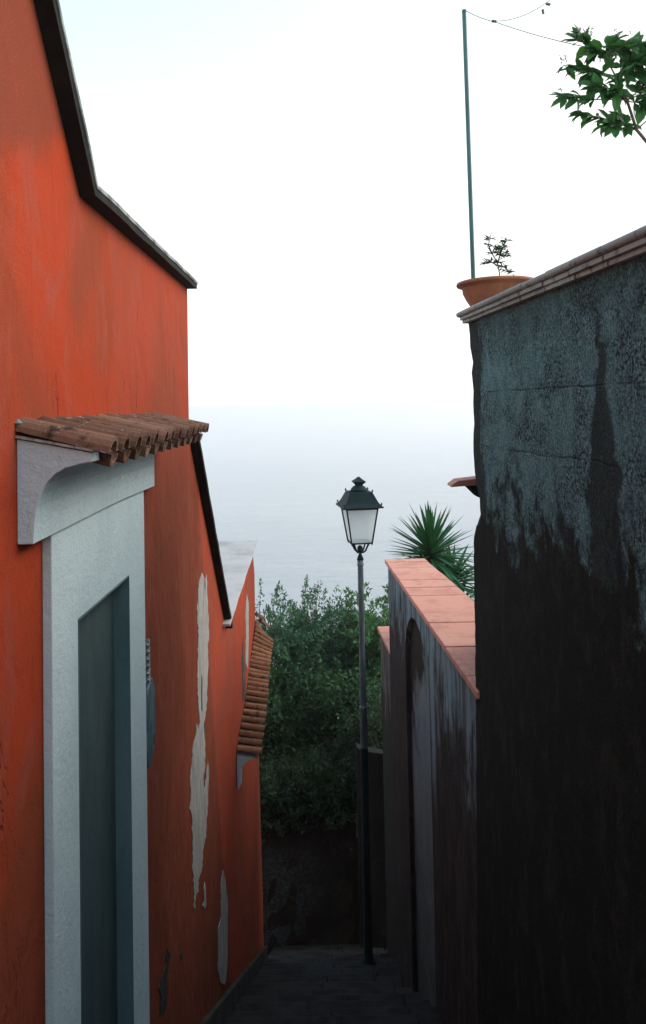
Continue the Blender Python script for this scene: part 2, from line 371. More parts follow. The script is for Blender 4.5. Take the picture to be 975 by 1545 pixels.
PLAQ = M('glazed_plaque', .25, .5)
_v = PLAQ.voro(22, out='Color'); _s = PLAQ.n('ShaderNodeSeparateColor'); PLAQ.l(_v, _s.inputs[0])
PLAQ.color(PLAQ.mix(PLAQ.ramp(_s.outputs[0], .35, .6), (.07, .13, .17), (.13, .20, .23))); PLAQ = PLAQ.m
def mat_glass():
    m = M('frosted_lamp_glass', .5, .4); m.color((.84, .90, .92))
    tr = m.n('ShaderNodeBsdfTranslucent'); tr.inputs[0].default_value = (.90, .96, .97, 1)
    mx = m.n('ShaderNodeMixShader'); mx.inputs[0].default_value = .70
    m.l(m.b.outputs[0], mx.inputs[1]); m.l(tr.outputs[0], mx.inputs[2])
    tp = m.n('ShaderNodeBsdfTransparent'); m2 = m.n('ShaderNodeMixShader'); m2.inputs[0].default_value = .52
    m.l(mx.outputs[0], m2.inputs[1]); m.l(tp.outputs[0], m2.inputs[2]); m.l(m2.outputs[0], m.out.inputs[0]); return m.m
GLASS = mat_glass()

# ------------------------------------------------------------------ setting: sea, hillside, steps
def mat_sea():
    m = M('sea_water', .12, .5)
    m.b.inputs['IOR'].default_value = 1.33
    c = m.mix(m.ramp(m.noise(.004, 4, .6), .4, .62), (.26, .30, .31), (.31, .345, .35)); m.color(c)
    v = m.map((1, 2.2, 1), (0, 0, 0))
    h = m.math('ADD', m.math('MULTIPLY', m.noise(.10, 5, .6, vec=v, dist=.4), 2.2), m.math('MULTIPLY', m.noise(.5, 4, .6, vec=v), .45))
    h = m.math('ADD', h, m.math('MULTIPLY', m.noise(.018, 3, .5, vec=v), 5))
    m.bump(h, 1.0, .62); return m.m
SEA_Z = -60.
bm = bmesh.new(); nx = [-9000, -3000, -800, -200, 0, 200, 800, 3000, 9000]; ny = [-60, 60, 120, 300, 800, 2500, 6000, 11000]
g = [[bm.verts.new((x, y, SEA_Z)) for x in nx] for y in ny]
for i in range(len(ny)-1):
    for j in range(len(nx)-1): bm.faces.new((g[i][j], g[i][j+1], g[i+1][j+1], g[i+1][j]))
struct('sea', bm, mat_sea())

def ground_z(y):
    if y < 1.25: return -1.7
    if y < 9.3: return -1.7 - .17*(math.floor((y-1.25)/.283)+1)
    return -6.5
def hill(x, y):
    if y < 1.25: z = -2.1 + .02*min(0, y)*-1
    elif y < 9.6: z = -2.3 - .6*(y-1.25)
    elif y < 11: z = -7.31
    else: z = -7.31
    if y > 9.45:
        z = -5.35 - max(0, y-13)*.42
        if y > 30: z = -12.5 - (y-30)*.62
    if abs(x) < 3 and y < 9.45: return z
    return z + .5*noise.noise(Vector((x*.15, y*.15, 0)))*min(1, max(0, abs(x)-3)/3)
bm = bmesh.new(); xs = [-200, -90, -40, -20, -12, -8, -5, -3, -1.5, 0, 1.5, 3, 5, 8, 12, 20, 40, 90, 200]
ys = [-60, -20, -8, -3, 1.25, 3, 5, 7, 9, 9.44, 9.46, 11, 13, 16, 20, 25, 30, 40, 60, 85, 120]
g = [[bm.verts.new((x, y, hill(x, y))) for x in xs] for y in ys]
for i in range(len(ys)-1):
    for j in range(len(xs)-1): bm.faces.new((g[i][j], g[i][j+1], g[i+1][j+1], g[i+1][j]))
struct('hillside', bm, SOIL)

bm = bmesh.new()
box(bm, -.74, 1.6, -4, 1.25, -2.05, -1.7)
for k in range(28):
    y0 = 1.25 + .283*k; z = -1.7 - .17*(k+1)
    xr = 1.5
    # every step is two or three worn slabs
    cuts = [-.74, random.uniform(-.2, .1), random.uniform(.35, .6), xr]
    for a, b in zip(cuts, cuts[1:]):
        dz = random.uniform(-.008, .008)
        v = box(bm, a+.003, b-.003, y0-.012-random.uniform(0, .012), y0+.29, z-.16, z+dz)
        for q in v[4:6]: q.co.z -= random.uniform(0, .012)
box(bm, -.74, 1.6, 1.25+.283*28, 9.44, -6.75, -6.62)
o = struct('steps', bm, STEP); b = o.modifiers.new('bevel', 'BEVEL'); b.width = .012; b.segments = 2

# ------------------------------------------------------------------ left: the near orange house
LX = -.735
DY0, DY1, DZ = 2.147, 2.705, -.593
PATCH = {
    'big': [(4.374, -0.952), (4.398, -0.968), (4.342, -0.982), (4.306, -1.0), (4.296, -1.02), (4.278, -1.037), (4.271, -1.057), (4.27, -1.076), (4.267, -1.095), (4.243, -1.108), (4.238, -1.126), (4.262, -1.152), (4.246, -1.167), (4.241, -1.187), (4.244, -1.209), (4.273, -1.239), (4.259, -1.256), (4.275, -1.283), (4.266, -1.302), (4.259, -1.32), (4.259, -1.34), (4.237, -1.353), (4.247, -1.377), (4.249, -1.398), (4.232, -1.412), (4.225, -1.43), (4.234, -1.453), (4.232, -1.472), (4.212, -1.485), (4.236, -1.514), (4.231, -1.532), (4.222, -1.549), (4.229, -1.571), (4.214, -1.586), (4.244, -1.618), (4.232, -1.634), (4.242, -1.658), (4.236, -1.676), (4.262, -1.706), (4.27, -1.728), (4.276, -1.75), (4.279, -1.771), (4.25, -1.777), (4.242, -1.793), (4.216, -1.765), (4.171, -1.728), (4.161, -1.742), (4.168, -1.763), (4.158, -1.777), (4.137, -1.786), (4.094, -1.788), (4.066, -1.796), (4.049, -1.808), (4.031, -1.82), (4.044, -1.845), (4.019, -1.853), (4.015, -1.87), (4.002, -1.883), (3.981, -1.893), (3.973, -1.909), (3.958, -1.922), (3.96, -1.94), (3.964, -1.96), (3.976, -1.984), (3.979, -2.003), (3.97, -2.02), (3.968, -2.039), (3.951, -2.051), (3.934, -2.063), (3.978, -2.104), (3.997, -2.132), (4.008, -2.155), (4.012, -2.176), (4.003, -2.189), (3.988, -2.198), (4.009, -2.228), (4.013, -2.248), (4.011, -2.265), (4.0, -2.276), (4.002, -2.295), (4.007, -2.316), (3.992, -2.325), (4.011, -2.354), (4.004, -2.368), (3.995, -2.38), (3.989, -2.394), (4.002, -2.42), (4.019, -2.448), (4.03, -2.471), (4.009, -2.475), (4.037, -2.51), (4.031, -2.523), (4.03, -2.54), (4.047, -2.568), (4.03, -2.577), (4.034, -2.599), (4.016, -2.607), (4.041, -2.647), (4.064, -2.642), (4.05, -2.611), (4.08, -2.609), (4.088, -2.594), (4.174, -2.63), (4.155, -2.6), (4.174, -2.593), (4.164, -2.568), (4.207, -2.57), (4.263, -2.579), (4.287, -2.575), (4.302, -2.566), (4.296, -2.545), (4.325, -2.543), (4.312, -2.517), (4.315, -2.501), (4.342, -2.498), (4.378, -2.497), (4.391, -2.483), (4.443, -2.49), (4.438, -2.468), (4.453, -2.456), (4.468, -2.445), (4.458, -2.419), (4.461, -2.401), (4.486, -2.394), (4.507, -2.383), (4.494, -2.354), (4.526, -2.348), (4.531, -2.328), (4.519, -2.299), (4.531, -2.283), (4.537, -2.264), (4.547, -2.246), (4.56, -2.229), (4.565, -2.21), (4.572, -2.19), (4.577, -2.17), (4.558, -2.133), (4.53, -2.093), (4.534, -2.117), (4.504, -2.126), (4.491, -2.142), (4.474, -2.154), (4.471, -2.172), (4.439, -2.177), (4.435, -2.194), (4.401, -2.198), (4.383, -2.208), (4.398, -2.196), (4.379, -2.167), (4.378, -2.147), (4.374, -2.125), (4.379, -2.106), (4.417, -2.102), (4.444, -2.093), (4.448, -2.075), (4.429, -2.046), (4.453, -2.037), (4.455, -2.018), (4.435, -1.989), (4.454, -1.977), (4.452, -1.956), (4.439, -1.931), (4.441, -1.911), (4.428, -1.886), (4.416, -1.854), (4.416, -1.828), (4.45, -1.822), (4.477, -1.813), (4.477, -1.792), (4.522, -1.79), (4.51, -1.764), (4.54, -1.754), (4.556, -1.738), (4.534, -1.708), (4.549, -1.691), (4.555, -1.673), (4.569, -1.658), (4.566, -1.636), (4.577, -1.619), (4.583, -1.6), (4.593, -1.583), (4.611, -1.569), (4.616, -1.549), (4.601, -1.52), (4.597, -1.494), (4.607, -1.473), (4.589, -1.443), (4.598, -1.425), (4.646, -1.419), (4.648, -1.396), (4.654, -1.374), (4.635, -1.345), (4.631, -1.321), (4.654, -1.304), (4.641, -1.276), (4.625, -1.25), (4.617, -1.225), (4.622, -1.204), (4.628, -1.183), (4.615, -1.157), (4.595, -1.13), (4.6, -1.109), (4.596, -1.086), (4.612, -1.068), (4.593, -1.041), (4.591, -1.018), (4.549, -0.995), (4.559, -1.018), (4.529, -1.032), (4.532, -1.053), (4.541, -1.076), (4.531, -1.095), (4.499, -1.059), (4.508, -1.034), (4.487, -1.002), (4.439, -0.969)],
    'low': [(5.108, -3.083), (5.074, -3.089), (5.036, -3.092), (5.013, -3.104), (4.998, -3.116), (5.007, -3.143), (4.994, -3.156), (5.009, -3.187), (5.007, -3.207), (4.984, -3.214), (4.984, -3.235), (4.996, -3.264), (4.988, -3.28), (4.99, -3.302), (4.978, -3.316), (4.911, -3.301), (4.855, -3.293), (4.843, -3.306), (4.845, -3.329), (4.857, -3.359), (4.84, -3.369), (4.84, -3.391), (4.84, -3.412), (4.838, -3.433), (4.836, -3.453), (4.848, -3.483), (4.825, -3.488), (4.819, -3.505), (4.83, -3.535), (4.868, -3.588), (4.893, -3.631), (4.909, -3.668), (5.088, -3.816), (5.153, -3.843), (5.184, -3.843), (5.183, -3.82), (5.216, -3.821), (5.232, -3.809), (5.226, -3.781), (5.259, -3.782), (5.268, -3.765), (5.282, -3.752), (5.278, -3.727), (5.276, -3.703), (5.271, -3.676), (5.275, -3.656), (5.274, -3.633), (5.271, -3.608), (5.291, -3.598), (5.283, -3.57), (5.303, -3.561), (5.28, -3.523), (5.311, -3.52), (5.307, -3.494), (5.317, -3.478), (5.318, -3.456), (5.308, -3.426), (5.306, -3.4), (5.282, -3.36), (5.249, -3.315), (5.259, -3.297), (5.226, -3.252), (5.223, -3.225), (5.177, -3.173), (5.151, -3.133)],
    'left': [(3.368, -2.368), (3.354, -2.372), (3.34, -2.376), (3.344, -2.394), (3.351, -2.414), (3.335, -2.415), (3.309, -2.41), (3.284, -2.405), (3.261, -2.402), (3.243, -2.402), (3.224, -2.407), (3.196, -2.406), (3.217, -2.441), (3.239, -2.477), (3.237, -2.491), (3.225, -2.498), (3.218, -2.508), (3.216, -2.522), (3.21, -2.532), (3.287, -2.582), (3.318, -2.589), (3.341, -2.59), (3.339, -2.574), (3.35, -2.567), (3.354, -2.555), (3.355, -2.541), (3.358, -2.528), (3.35, -2.506), (3.361, -2.499), (3.362, -2.485), (3.374, -2.478), (3.371, -2.46), (3.382, -2.451), (3.393, -2.443), (3.411, -2.442), (3.436, -2.445), (3.402, -2.406)],
    'small1': [(3.688, -2.6), (3.654, -2.601), (3.666, -2.629), (3.699, -2.649), (3.714, -2.631)],
    'small2': [(4.376, -2.708), (4.356, -2.715), (4.337, -2.721), (4.341, -2.746), (4.345, -2.772), (4.349, -2.797), (4.284, -2.778), (4.346, -2.836), (4.412, -2.868), (4.41, -2.847), (4.407, -2.826), (4.405, -2.804), (4.403, -2.783), (4.401, -2.762), (4.389, -2.735)],
    'far1': [(6.861, -1.686), (6.851, -1.713), (6.828, -1.737), (6.791, -1.757), (6.78, -1.784), (6.756, -1.807), (6.736, -1.83), (6.721, -1.855), (6.722, -1.885), (6.733, -1.917), (6.737, -1.948), (6.737, -1.977), (6.738, -2.006), (6.749, -2.039), (6.735, -2.064), (6.719, -2.088), (6.718, -2.117), (6.71, -2.143), (6.692, -2.166), (6.675, -2.19), (6.666, -2.216), (6.663, -2.243), (6.763, -2.306), (6.872, -2.373), (6.884, -2.348), (6.898, -2.323), (6.899, -2.294), (6.919, -2.27), (6.925, -2.242), (6.931, -2.214), (6.94, -2.187), (6.953, -2.161), (6.968, -2.136), (6.974, -2.107), (6.976, -2.078), (6.987, -2.051), (6.986, -2.02), (6.986, -1.99), (6.997, -1.963), (7.006, -1.935), (6.996, -1.901), (7.009, -1.875), (7.013, -1.845), (7.02, -1.817), (6.975, -1.775), (6.923, -1.731)],
    'crack': [(4.351, -1.525), (4.345, -1.546), (4.339, -1.567), (4.334, -1.588), (4.328, -1.608), (4.328, -1.629), (4.328, -1.65), (4.327, -1.671), (4.327, -1.692), (4.327, -1.713), (4.357, -1.738), (4.357, -1.715), (4.357, -1.692), (4.357, -1.669), (4.357, -1.646), (4.363, -1.625), (4.369, -1.604), (4.375, -1.583), (4.381, -1.562)],
    'crack2': [(4.416, -1.828), (4.418, -1.855), (4.42, -1.882), (4.434, -1.915), (4.448, -1.948), (4.446, -1.92), (4.444, -1.893), (4.442, -1.869), (4.44, -1.844)],
    'slot': [(6.539, -1.975), (6.527, -1.999), (6.484, -2.014), (6.465, -2.036), (6.445, -2.058), (6.448, -2.087), (6.416, -2.104), (6.406, -2.13), (6.402, -2.157), (6.426, -2.194), (6.404, -2.216), (6.425, -2.252), (6.42, -2.28), (6.425, -2.31), (6.428, -2.34), (6.417, -2.365), (6.423, -2.397), (6.401, -2.417), (6.422, -2.454), (6.414, -2.48), (6.67, -2.562), (6.665, -2.532), (6.666, -2.503), (6.641, -2.465), (6.656, -2.442), (6.656, -2.414), (6.624, -2.373), (6.626, -2.345), (6.628, -2.318), (6.631, -2.29), (6.608, -2.253), (6.61, -2.225), (6.591, -2.191), (6.585, -2.16), (6.587, -2.132), (6.582, -2.102), (6.562, -2.067), (6.553, -2.036), (6.545, -2.005)],
}
def patch(name, key, mat, parent, t=.0025):
    bm = bmesh.new(); f = bm.faces.new([bm.verts.new((LX+.0005, y, z)) for y, z in PATCH[key]])
    ex = bmesh.ops.extrude_face_region(bm, geom=[f]); bmesh.ops.translate(bm, vec=(t, 0, 0), verts=[g for g in ex['geom'] if isinstance(g, bmesh.types.BMVert)])
    bmesh.ops.triangulate(bm, faces=[f for f in bm.faces if len(f.verts) > 4])
    return obj(name, bm, mat, parent)
def slab_strip(bm, line, x0, x1, t, jit=.0012):
    """slab following a (y,z) polyline (its underside), thickness t"""
    pts = []
    for (a, b), (c, d) in zip(line, line[1:]):
        n = max(1, int(math.hypot(c-a, d-b)/.12))
        pts += [(a+(c-a)*k/n, b+(d-b)*k/n) for k in range(n)]
    pts.append(line[-1])
    L = len(pts); ring = []
    for i, (y, z) in enumerate(pts):
        p0 = Vector(pts[max(0, i-1)]); p1 = Vector(pts[min(L-1, i+1)]); d = (p1-p0).normalized(); nrm = Vector((-d.y, d.x))
        j = random.uniform(-jit, jit) if 0 < i < L-1 else 0
        ring.append([(x0, y, z), (x1+j, y, z+j), (x1+j, y+nrm.x*t, z+nrm.y*t+j), (x0, y+nrm.x*t, z+nrm.y*t)])
    loft(bm, ring)
H = empty('orange_house', (-2.5, 2, -2.3))
tag(H, 'tall orange stuccoed house with pale door surround, filling the left of the alley', 'house')
bm = bmesh.new()
prism_x(bm, [(-3.5, -9), (-3.5, 2.24), (.9, 2.24), (2.27, .655), (4.08, .655), (4.075, -.10), (4.10, -.185), (5.45, -1.60), (5.45, -9)], LX, -1.0,
        [(DY0, -2.7), (DY0, DZ), (DY1, DZ), (DY1, -2.7)])
prism_x(bm, [(-3.5, -9), (-3.5, 2.24), (.9, 2.24), (2.27, .655), (4.08, .655), (4.075, -.10), (4.10, -.185), (5.45, -1.60), (5.45, -9)], -1.0, -5.0)
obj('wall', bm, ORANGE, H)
bm = bmesh.new(); slab_strip(bm, [(-3.6, 2.243), (.9, 2.243), (2.27, .657), (4.10, .657)], -5.1, -.685, .024)
rs = obj('roof_slab', bm, SOFFIT, H)
bm = bmesh.new(); slab_strip(bm, [(-3.6, 2.268), (.912, 2.268), (2.281, .6815), (4.11, .6815)], -5.1, -.681, .016)
obj('slab_edge', bm, SLAB, rs, bevel=.002)
bm = bmesh.new(); slab_strip(bm, [(4.108, -.178), (5.447, -1.588)], -5.05, -.687, .03)
tag(obj('roof_slab', bm, SOFFIT, H), 'sloping black slab edge running down from the house corner')
# door surround: one flat band round the opening, proud of the wall
bm = bmesh.new()
prism_x(bm, [(1.945, -2.75), (1.945, -.30), (2.935, -.30), (2.935, -2.75), (DY1, -2.75), (DY1, DZ), (DY0, DZ), (DY0, -2.75)], LX+.0005, LX+.026)
obj('door_surround', bm, WHITE, H, bevel=.003)
bm = bmesh.new(); box(bm, -.80, -.765, DY0+.001, DY1-.001, -2.7, DZ-.001); 
d = obj('door', bm, DOORP, H)
bm = bmesh.new()
prism_x(bm, [(DY0+.002, -2.7), (DY0+.002, DZ-.002), (DY1-.002, DZ-.002), (DY1-.002, -2.7), (DY1-.004, -2.7), (DY1-.004, DZ-.004), (DY0+.004, DZ-.004), (DY0+.004, -2.7)], -.766, -.708)
obj('door_frame', bm, DOORF, H)
# cove beam of the door canopy
C = []
for (o_, z) in [(0, -.312), (.038, -.312), (.042, -.26), (.047, -.225), (.056, -.195), (.070, -.168), (.090, -.147), (.115, -.133), (.150, -.124), (.178, -.120), (.178, -.098), (0, -.062)]: C.append((LX+.001+o_, z))
bm = bmesh.new()
loft(bm, [[(x, y if y < 3 else y*(-x)/.735, z+.004*math.sin(y*3)) for x, z in C] for y in (1.79, 2.1, 2.4, 2.6, 3.235)])
can = obj('door_canopy', bm, WHITE, H, bevel=.002)
bm = bmesh.new(); box(bm, LX+.001, LX+.185, 1.782, 3.245, -.062, -.056)
for v in bm.verts:
    if v.co.x > -.6: v.co.z -= .036
obj('bedding', bm, PLASTER, can)
def barrel(bm, a, b, r0, r1, flip=False, seg=8, th=.011):
    """half-round clay tile from a to b (open below)"""
    a, b = Vector(a), Vector(b); d = (b-a).normalized(); s = d.cross(Vector((0, 0, 1))).normalized(); n = s.cross(d)
    sg = -1 if flip else 1
    rings = []
    for p, r in ((a, r0), (b, r1)):
        out = [p + s*math.cos(t)*r + n*sg*math.sin(t)*r for t in [math.pi*k/seg for k in range(seg+1)]]
        inn = [p + s*math.cos(t)*(r-th) + n*sg*math.sin(t)*(r-th) for t in [math.pi*k/seg for k in range(seg, -1, -1)]]
        rings.append(out+inn)
    loft(bm, rings)
def tile_rows(bm, rows, r=.034, flip_r=.036):
    for i, (a, b) in enumerate(rows):
        a, b = Vector(a), Vector(b)
        j = Vector((random.uniform(-.006, .006), random.uniform(-.004, .004), random.uniform(-.003, .003)))
        barrel(bm, a+j, b+j, r*.86, r)
        if i < len(rows)-1:
            c = (a+Vector(rows[i+1][0]))/2; e = (b+Vector(rows[i+1][1]))/2
            barrel(bm, c+Vector((0, 0, -.004)), e+Vector((-.012, 0, -.008)), flip_r, flip_r*.85, True)
bm = bmesh.new(); rows = []
n = 13
for k in range(n):
    y = 1.815 + (3.275-1.815)*k/(n-1)
    rows.append(((LX+.001, y, -.052+.006), (LX+.222, y+.006, -.103)))
tile_rows(bm, rows, .040, .040)
obj('roof_tiles', bm, TILE, can, smooth=False)
bm = bmesh.new()      # crumbly mortar line where the tiles meet the wall
for k in range(60):
    y = 1.79 + 1.49*k/59
    lathe(bm, [(.003, -.035), (.010+random.random()*.005, -.027), (.002, -.016-random.random()*.006)], LX+.004, y, 6)
obj('mortar', bm, SLAB, can)
bm = bmesh.new()
def topz(y): return -3.30-.60*(y-4.13)
prism_x(bm, [(.9, -3), (.9, topz(.9)), (5.449, topz(5.449)), (5.449, topz(5.449)-.8)], LX+.0005, LX+.032)
obj('plinth', bm, PLINTH, H, bevel=.006)
for nm, key, mt, t in [('bare_plaster_patch', 'big', PLASTER, .003), ('bare_plaster_patch', 'low', PLASTER, .003), ('bare_plaster_patch', 'left', PLINTH, .003),
                       ('bare_plaster_patch', 'small1', PLINTH, .003), ('bare_plaster_patch', 'small2', PLASTER, .003), ('crack', 'crack', CRACK, .005), ('crack', 'crack2', CRACK, .005)]:
    patch(nm, key, mt, H, t)

# ------------------------------------------------------------------ left: the lower house
H2 = empty('orange_house', (-2.0, 6.6, -4.5))
tag(H2, 'lower coral orange house further down the alley, with grey slab parapet top and tiled canopy', 'house')
def end_y(z):
    pts = [(-1.3, 7.46), (-1.55, 7.50), (-1.7, 7.70), (-2.2, 7.70), (-2.7, 7.70), (-3.6, 7.95), (-5, 8.12), (-6.4, 8.22), (-9, 8.3)]
    for (z0, y0), (z1, y1) in zip(pts, pts[1:]):
        if z <= z0 and z >= z1: return y0+(y1-y0)*(z-z0)/(z1-z0)
    return pts[0][1]
def top2(y): return -1.535+.083*(y-5.15)
rings = []
for z in [-9, -6.4, -5.5, -5, -4.2, -3.6, -3.1, -2.7, -2.2, -1.9, -1.7]:
    ye = end_y(z); rr = .05 + .10*min(1, max(0, (-z-2.6)/1.2))
    ring = [(LX, 5.451, z)] + [(LX, 5.451+(ye-rr-5.451)*k/4, z) for k in range(1, 4)]
    ring += [(LX-rr+rr*math.cos(t), ye-rr+rr*math.sin(t), z) for t in [math.pi/2*k/5 for k in range(6)]]
    ring += [(-4.5, ye, z), (-4.5, 5.451, z)]
    rings.append(ring)
last = []
for (x, y, z) in rings[-1]: last.append((x, min(y, 7.46), top2(min(y, 7.46))-.002))
rings.append(last)
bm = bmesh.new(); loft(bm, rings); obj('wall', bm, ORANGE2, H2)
bm = bmesh.new()
xs2 = [(-1.13, -.685)]
ring = []
for k in range(13):
    y = 5.27+(7.485-5.27)*k/12; z = top2(y)+.002; j = random.uniform(-.003, .003)
    ring.append([(-1.13, y, z), (-.684+j, y, z), (-.684+j, y, z+.018), (-1.13, y, z+.018)])
loft(bm, ring); obj('parapet_slab', bm, SLABTOP, H2, bevel=.002)
bm = bmesh.new()
hull_box(bm, [(-1.30, 7.3, -1.45), (-1.131, 7.3, -1.45), (-1.131, 7.5, -1.42), (-1.30, 7.5, -1.42), (-1.30, 7.3, -1.25), (-1.17, 7.3, -1.28), (-1.131, 7.5, -1.33), (-1.30, 7.5, -1.22)])
obj('ridge_tile', bm, WHITE, H2, bevel=.008)
# long tiled canopy climbing the wall
wl = [(5.965, -2.672), (6.73, -2.53), (7.15, -2.36), (7.62, -2.155)]
ol = [(5.965, -2.700), (6.70, -2.555), (7.12, -2.40), (7.58, -2.300)]
def lerp(line, s):
    s *= len(line)-1; i = min(int(s), len(line)-2); t = s-i
    return tuple(a+(b-a)*t for a, b in zip(line[i], line[i+1]))
bm = bmesh.new(); rows = []
n = 25
for k in range(n):
    s = k/(n-1); a = lerp(wl, s); b = lerp(ol, s); oo = .195-.015*s
    if k >= n-2: oo -= .05*(k-n+3)
    rows.append(((LX+.002, a[0], a[1]), (LX+oo, b[0], b[1])))
tile_rows(bm, rows, .031, .031)
can2 = obj('tiled_canopy', bm, TILE2, H2)
bm = bmesh.new()
for k in range(24):
    s = k/24; s1 = (k+1)/24; a = lerp(wl, s); a1 = lerp(wl, s1); b = lerp(ol, s); b1 = lerp(ol, s1)
    hull_box(bm, [(LX+.001, a[0], a[1]-.055), (LX+.165, b[0], b[1]-.055), (LX+.165, b1[0], b1[1]-.055), (LX+.001, a1[0], a1[1]-.055),
                  (LX+.001, a[0], a[1]-.040), (LX+.165, b[0], b[1]-.040), (LX+.165, b1[0], b1[1]-.040), (LX+.001, a1[0], a1[1]-.040)])
obj('bedding', bm, PLASTER, can2)
bm = bmesh.new()
prof = [(0, -2.725), (.14, -2.745), (.12, -2.755), (.075, -2.775), (.045, -2.81), (.035, -2.86), (.028, -2.95), (.010, -2.985), (0, -2.99)]
loft(bm, [[(LX+.001+a, y, z) for a, z in prof] for y in (5.96, 6.02)])
obj('bracket', bm, WHITE, can2, bevel=.003)
bm = bmesh.new(); barrel(bm, (LX+.0, 7.66, -2.10), (LX+.07, 7.70, -2.16), .03, .034); barrel(bm, (LX+.04, 7.68, -2.17), (LX+.11, 7.74, -2.25), .03, .034)
obj('hip_tile', bm, TILE, can2)
bm = bmesh.new(); prism_x(bm, [(5.451, topz(5.451)-.8), (5.451, topz(5.451)), (8.12, topz(8.12)), (8.12, topz(8.12)-.9)], LX+.0005, LX+.030)
obj('plinth', bm, PLINTH, H2, bevel=.006)
patch('bare_plaster_patch', 'far1', PLASTER, H2); patch('crack', 'slot', CRACK, H2)

# ceramic plaque on the wall beside the door
bm = bmesh.new()
pr = [(3.04, -1.10), (3.07, -1.085), (3.10, -1.10), (3.135, -1.15), (3.135, -1.33), (3.11, -1.38), (3.06, -1.42), (3.01, -1.42), (2.98, -1.35), (2.98, -1.16), (3.01, -1.11)]
prism_x(bm, pr, LX+.001, LX+.016)
pl = empty('wall_plaque', (LX, 3.12, -1.25)); tag(pl, 'glazed blue and white plaque on the orange wall just past the door surround', 'plaque')
obj('plate', bm, PLAQ, pl, bevel=.003)
bm = bmesh.new()
for k in range(6):
    z = -.93-.028*k; tube(bm, [(LX+.010, 2.99+.012*(k % 2), z), (LX+.014, 3.02, z-.012), (LX+.010, 3.04, z+.006)], .009, 6)
tube(bm, [(LX+.004, 3.02, -.93), (LX+.006, 3.02, -1.09)], .008, 6)
obj('ornament', bm, BAND, pl)

# ------------------------------------------------------------------ right: tall stained terrace wall
def wx(y): return .728 + .0959*(3.75-y)
T = empty('terrace_wall', (1.5, 2.5, -3)); tag(T, 'tall dark weathered wall with brick coping, filling the right of the alley', 'wall')
corner = [(-9, 3.95), (-5, 3.93), (-3.1, 3.90), (-2.2, 3.84), (-1.38, 3.79), (-1.0, 3.775), (-.80, 3.765), (-.66, 3.755), (-.60, 3.71), (-.585, 3.655), (-.55, 3.64), (-.46, 3.65), (-.40, 3.70), (-.33, 3.715), (-.2, 3.72), (-.1, 3.70), (0, 3.71), (.06, 3.695), (.15, 3.725), (.2, 3.705), (.28, 3.735), (.34, 3.74), (.399, 3.75)]
fine = []
for (z0, y0), (z1, y1) in zip(corner, corner[1:]):
    nn = max(1, int((z1-z0)/.035)) if z0 > -2.5 else 1
    fine += [(z0+(z1-z0)*k/nn, y0+(y1-y0)*k/nn + random.uniform(-.006, .006)) for k in range(nn)]
fine.append(corner[-1])
rings = []
for z, yc in fine:
    rings.append([(wx(yc)+.012, yc+.0, z), (.94, 4.45, z), (5, 4.6, z), (5, -4, z), (wx(-4), -4, z)] + [(wx(y)+.003*noise.noise(Vector((y*3, z*3, 0))), y, z) for y in (-1, .5, 1.5, 2, 2.5, 3, 3.4, yc-.025)])
bm = bmesh.new(); loft(bm, rings); obj('wall', bm, RETAIN, T)
# coping: two thin stepped brick courses under a half-round one
def cap_course(name, z0, z1, over, joints, roundtop=False, endy=3.75):
    bm = bmesh.new()
    ys_ = joints
    for a, b in zip(ys_, ys_[1:]):
        g = .004; a += g; b -= g; j = random.uniform(-.0022, .0022); jz = random.uniform(-.0012, .0012)
        if not roundtop:
            prof = [(-over, z0), (.30, z0), (.30, z1), (-over, z1)]
        else:
            h = (z1-z0)/2
            prof = [(.30, z0)] + [(.30, z1)] + [(-over+h-math.sin(t)*h, (z0+z1)/2+math.cos(t)*h) for t in [math.pi*k/8 for k in range(9)]]
        loft(bm, [[(wx(y)+o_+j, y, z+jz) for o_, z in prof] for y in (a, b)])
    return obj(name, bm, CAPM, T, bevel=.0018)
def joints(step, jit, y1=3.78, off=0):
    ys_ = [y1]; y = y1-step*(.4+off)
    while y > -1.5: ys_.append(y); y -= step+random.uniform(-jit, jit)
    return ys_[::-1]
cap_course('coping_course', .400, .4165, .020, joints(.235, .02, 3.765, .15))
cap_course('coping_course', .4175, .434, .032, joints(.235, .02, 3.772, .15))
cap_course('coping_course', .435, .462, .046, joints(.21, .03, 3.79, .1), True)
bm = bmesh.new(); box(bm, 1.25, 5, -4, 3.795, .4005, .42); obj('terrace_floor', bm, SLABTOP, T)
bm = bmesh.new(); prism_z(bm, [(.75, 3.80), (5, 3.80), (5, 4.58), (.95, 4.43)], .4005, .4615); obj('end_slab', bm, CAPM, T, bevel=.003)
# tile ledge and its bracket on the end face
bm = bmesh.new()
loft(bm, [[(.714, y0, -.476), (.722, y0, -.464), (.756, y0, -.440), (.92, y0, -.424), (.92, y0, -.466)] for y0 in (4.28, 4.42)])
lg = obj('tile_ledge', bm, LEDGE, T, bevel=.003)
bm = bmesh.new(); loft(bm, [[(.80, y, -.468), (.93, y, -.468), (.93, y, -.56), (.865, y, -.535)] for y in (4.30, 4.40)]); obj('bracket', bm, RETAIN, lg)

